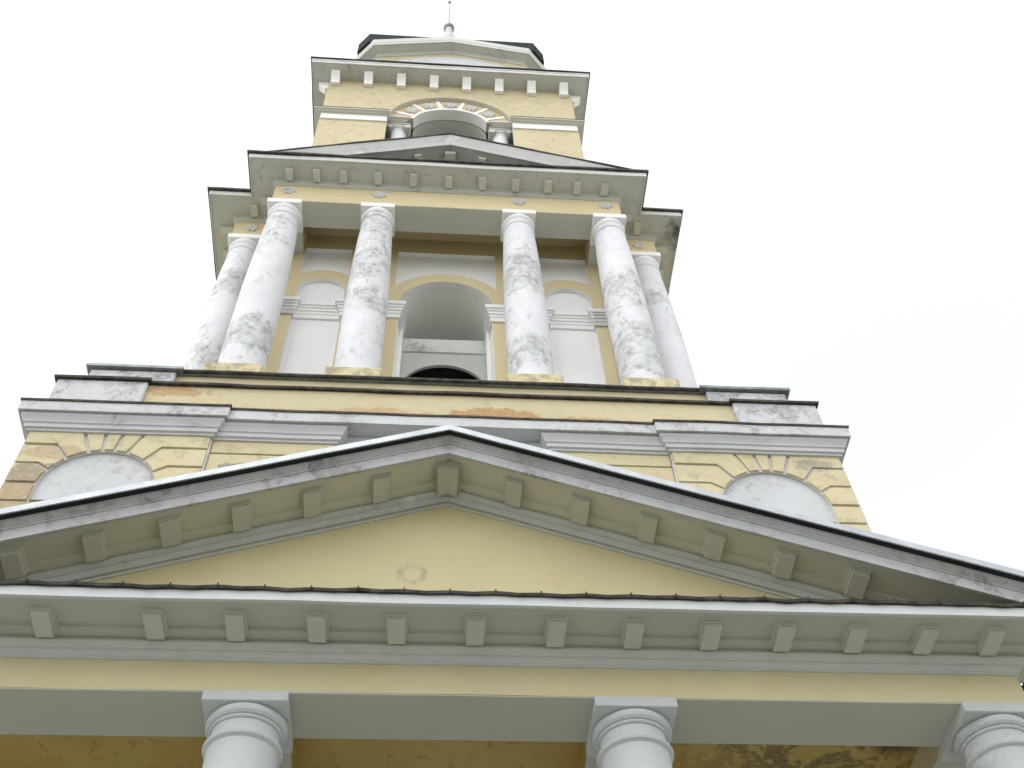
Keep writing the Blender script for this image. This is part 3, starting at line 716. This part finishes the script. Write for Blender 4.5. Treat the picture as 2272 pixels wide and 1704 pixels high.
def vault(r, y0, y1, zc=RZ, n=28):
    V = []
    for i in range(n+1):
        a = math.pi*i/n; V.append([bm.verts.new((r*math.cos(a), y, zc+r*math.sin(a))) for y in (y0, y1)])
    V = [[bm.verts.new((r, y, 26.5)) for y in (y0, y1)]]+V+[[bm.verts.new((-r, y, 26.5)) for y in (y0, y1)]]
    for a, b in zip(V, V[1:]): bm.faces.new((a[0], b[0], b[1], a[1]))
vault(1.10, FY+.445, 6.25)
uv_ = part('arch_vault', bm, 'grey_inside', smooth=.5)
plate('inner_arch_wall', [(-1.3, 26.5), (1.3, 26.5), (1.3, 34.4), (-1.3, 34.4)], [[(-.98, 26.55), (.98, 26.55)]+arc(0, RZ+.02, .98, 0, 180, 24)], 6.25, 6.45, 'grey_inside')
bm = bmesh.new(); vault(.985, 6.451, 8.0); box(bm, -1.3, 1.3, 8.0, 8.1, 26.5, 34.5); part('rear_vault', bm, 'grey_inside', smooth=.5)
# string course over the lower wall, left and right of the arch
SB = [(-.1, 33.085), (.055, 33.085), (.06, 33.118), (.125, 33.130), (.13, 33.166), (.195, 33.178), (.203, 33.222), (-.1, 33.27)]
for sg in (-1, 1):
    p = [(-FH, YC+FH), (-FH, FY), (-1.80, FY)] if sg < 0 else [(1.80, FY), (FH, FY), (FH, YC+FH)]
    bm = bmesh.new(); sweep(bm, p, SB, sub=.5, amp=.0015); st = part('string_course', bm, 'soffit')
    bm = bmesh.new(); sweep(bm, p, [(-.05, 33.26), (.208, 33.223), (.213, 33.25), (-.05, 33.31)], sub=.4, amp=.002, seed=2); part('course_flashing', bm, 'flashing', st)
    p2 = [(-FH+.02, FY), (-1.86, FY)] if sg < 0 else [(1.86, FY), (FH-.02, FY)]
    bm = bmesh.new(); sweep(bm, p2, [(-.05, 32.76), (.045, 32.76), (.05, 33.083), (-.05, 33.083)], sub=.5, amp=.004); part('plain_band', bm, 'panel', st)
# crowning cornice on brackets
sq = lambda h: [(-h, YC-h), (h, YC-h), (h, YC+h), (-h, YC+h)]
bm = bmesh.new(); sweep(bm, sq(FH), [(-.2, 36.02), (.525, 36.02), (.53, 35.995), (.555, 35.995), (.56, 36.15), (.575, 36.16), (.58, 36.235), (-.2, 36.3)], True, sub=.4, amp=.010); fc = part('upper_cornice', bm, 'upper_white')
bm = bmesh.new(); sweep(bm, sq(FH), [(.4, 36.24), (.60, 36.237), (.612, 36.25), (.614, 36.32), (-.3, 36.7), (-.3, 36.6)], True, sub=.4, amp=.012, seed=6); part('upper_flashing', bm, 'roof', fc)
bm = bmesh.new()
cv = [(0, 36.018), (.35, 36.018), (.35, 35.94), (.335, 35.935), (.33, 35.90)]+[(.13+.20*math.cos(R(a))**1.0*0+.20*(1-math.sin(R(a))), 35.52+.36*(1-math.sin(R(a)))*1.0) for a in range(0, 91, 15)][0:0]
for i in range(9):
    t = i/8; cv.append((.33-.20*math.sin(t*math.pi/2)**.9, 35.88-.34*t))
cv += [(.13, 35.50), (0, 35.50)]
a = [bm.verts.new((-.135, -o, z)) for o, z in cv]; b = [bm.verts.new((.135, -o, z)) for o, z in cv]
bm.faces.new(a); bm.faces.new(b[::-1])
for i in range(len(cv)): bm.faces.new((a[i], a[(i+1) % len(cv)], b[(i+1) % len(cv)], b[i]))
br = mesh_of(bm, 'bracket', 'panel', bev=.006)
for i in range(8):
    x = -3.625+1.03*i
    link('bracket', br, fc, T(x, FY, 0))
for k in (1, 3):
    for i in range(8): link('bracket', br, fc, rotc(k) @ T(-3.605+1.03*i, FY, 0))

# ------------------------------------------------------------------ octagonal crown, roof and finial
Rw, aw = 3.0, 2.65
def octp(Rr, a, apex=0):
    p = []
    base = [(-a, -Rr), (0, -Rr), (a, -Rr), (Rr, -a), (Rr, 0), (Rr, a), (a, Rr), (0, Rr), (-a, Rr), (-Rr, a), (-Rr, 0), (-Rr, -a)]
    return [(x, YC+y, apex if (abs(x) < .01 or abs(y) < .01) else 0) for x, y in base]
bm = bmesh.new(); prism_xy(bm, [(x, y) for x, y, z in octp(Rw, aw)], 36.3, 41.9); part('octagon_wall', bm, 'upper_yellow')
bm = bmesh.new(); prism_xz(bm, arc(0, 38.05, 3.1, 30, 150, 24), YC-Rw-.02, YC-Rw+.1); part('octagon_panel', bm, 'niche')
bm = bmesh.new(); sweep(bm, octp(Rw, aw-.05, .85), [(-.3, 40.74), (.03, 40.74), (.05, 40.80), (.08, 40.82), (.10, 40.88), (.375, 40.88), (.38, 40.86), (.41, 40.86), (.415, 41.0), (.43, 41.02), (.45, 41.30), (-.3, 41.35)], True, sub=.5, amp=.006)
oc = part('octagon_cornice', bm, 'upper_white')
bm = bmesh.new()
lo = octp(3.385, 2.98, .85); n = len(lo)
A = [bm.verts.new((x, y, 41.27+z)) for x, y, z in lo]; B = [bm.verts.new((x, y, 42.14)) for x, y, z in lo]
ap = [bm.verts.new((x*.5, YC+(y-YC)*.5, 45.0)) for x, y, z in lo]; tp = [bm.verts.new((x*.1, YC+(y-YC)*.1, 50.5)) for x, y, z in lo]
un = [bm.verts.new((x*.8, YC+(y-YC)*.8, 41.25+z*.5)) for x, y, z in lo]
for L1, L2 in ((un, A), (A, B), (B, ap), (ap, tp)):
    for i in range(n): bm.faces.new((L1[i], L1[(i+1) % n], L2[(i+1) % n], L2[i]))
bm.faces.new(tp)
me = bpy.data.meshes.new('octagon_roof'); bmesh.ops.recalc_face_normals(bm, faces=bm.faces); bm.to_mesh(me); bm.free(); me.materials.append(M['roof']); link('octagon_roof', me)
bm = bmesh.new(); lathe(bm, [(.44, 50.0), (.33, 51.4), (.30, 52.5), (.21, 53.1), (.155, 53.6), (.17, 53.9), (.05, 54.0)], 24, (-.1, YC)); fi = part('finial', bm, 'finial', smooth=.6)
def ball(bm, r, cz, n=16, c=(-.1, YC)): lathe(bm, [(max(.004, r*math.sin(math.pi*i/n)), cz-r*math.cos(math.pi*i/n)) for i in range(n+1)], 24, c)
bm = bmesh.new(); ball(bm, .262, 54.15); part('ball', bm, 'grey_sheet', fi, smooth=1)
bm = bmesh.new(); lathe(bm, [(.075, 54.3), (.05, 55.2), (.035, 58.2)], 12, (-.1, YC)); part('rod', bm, 'rod', fi, smooth=1)
bm = bmesh.new(); ball(bm, .085, 58.3); part('tip', bm, 'grey_sheet', fi, smooth=1)

# ------------------------------------------------------------------ tree beyond the right end of the portico
tx, ty_ = 12.3, 7.0
tr = bpy.data.objects.new('tree', None); C.objects.link(tr); tr.location = (tx, ty_, 0)
tr['label'] = 'dark leafy tree glimpsed past the right end of the portico frieze'; tr['category'] = 'tree'
bm = bmesh.new(); lathe(bm, [(.34, 0), (.27, .6), (.22, 4), (.15, 9), (.07, 13), (.02, 15.6)], 14)
rnd = random.Random(3)
tips = []
for i in range(30):
    z0 = 4+9*rnd.random(); a = rnd.uniform(0, 6.28); L_ = 2.3*rnd.uniform(.6, 1)
    e = Vector((math.cos(a)*L_, math.sin(a)*L_, z0+L_*.6)); p0 = Vector((0, 0, z0)); tips.append(e)
    sd_ = Vector((-math.sin(a), math.cos(a), 0)); r0 = .06
    vs = [bm.verts.new(v_) for v_ in (p0+sd_*r0, p0-sd_*r0, p0+Vector((0, 0, r0*1.6)))]; t_ = bm.verts.new(e)
    for k in range(3): bm.faces.new((vs[k], vs[(k+1) % 3], t_))
    bm.faces.new(vs)
s_ = NT('tree_bark'); M['bark'] = s_.done(s_.mix(s_.noise(6, 5, .6), (.05, .04, .03), (.12, .10, .08)), .9, .4)
o = bpy.data.objects.new('trunk', mesh_of(bm, 'trunk', 'bark')); C.objects.link(o); o.parent = tr
bm = bmesh.new()
for i in range(16000):
    u_ = Vector((rnd.gauss(0, 1), rnd.gauss(0, 1), rnd.gauss(0, 1))).normalized()*rnd.random()**.4
    c_ = Vector((u_.x*2.8, u_.y*2.6, 11.5+u_.z*4.7))
    if noise.noise(c_*.55) < -.38: continue
    d_ = Vector((rnd.gauss(0, 1), rnd.gauss(0, 1), rnd.gauss(0, .7))).normalized(); e_ = d_.orthogonal().normalized()
    l_ = rnd.uniform(.13, .24)
    bm.faces.new([bm.verts.new(c_+v_) for v_ in (d_*-l_, e_*l_*.45, d_*l_, e_*-l_*.45)])
s_ = NT('tree_leaves'); M['leaf'] = s_.done(s_.mix(s_.noise(1.4, 3, .6), (.025, .045, .015), (.06, .10, .03)), .6, 0)
me = bpy.data.meshes.new('crown'); bm.to_mesh(me); bm.free(); me.materials.append(M['leaf'])
o = bpy.data.objects.new('crown', me); C.objects.link(o); o.parent = tr

# ------------------------------------------------------------------ unseen wood added behind the camera to dim the lower front
rnd = random.Random(11)
bm = bmesh.new()
for i in range(8):
    cx_, cy_, h_ = -27+7.6*i+rnd.uniform(-1.2, 1.2), -23+rnd.uniform(-3, 2), rnd.uniform(14.5, 18.5)
    lathe(bm, [(.4, 0), (.3, 1), (.22, h_*.5), (.05, h_*.92)], 10, (cx_, cy_))
nf = len(bm.faces)
rnd = random.Random(11)
for i in range(8):
    cx_, cy_, h_ = -27+7.6*i+rnd.uniform(-1.2, 1.2), -23+rnd.uniform(-3, 2), rnd.uniform(14.5, 18.5)
    for k in range(3600):
        u_ = Vector((rnd.gauss(0, 1), rnd.gauss(0, 1), rnd.gauss(0, 1))).normalized()*rnd.random()**.45
        c_ = Vector((cx_+u_.x*3.6, cy_+u_.y*3.2, h_*.62+u_.z*h_*.38))
        if noise.noise(c_*.4) < -.15: continue
        d_ = Vector((rnd.gauss(0, 1), rnd.gauss(0, 1), rnd.gauss(0, .7))).normalized(); e_ = d_.orthogonal().normalized(); l_ = rnd.uniform(.2, .38)
        bm.faces.new([bm.verts.new(c_+v_) for v_ in (d_*-l_, e_*l_*.5, d_*l_, e_*-l_*.5)])
for k, f in enumerate(bm.faces): f.material_index = 0 if k < nf else 1
me = bpy.data.meshes.new('added_woodland'); bm.to_mesh(me); bm.free(); me.materials.append(M['bark']); me.materials.append(M['leaf'])
wd = bpy.data.objects.new('added_woodland', me); C.objects.link(wd); wd['kind'] = 'stuff'
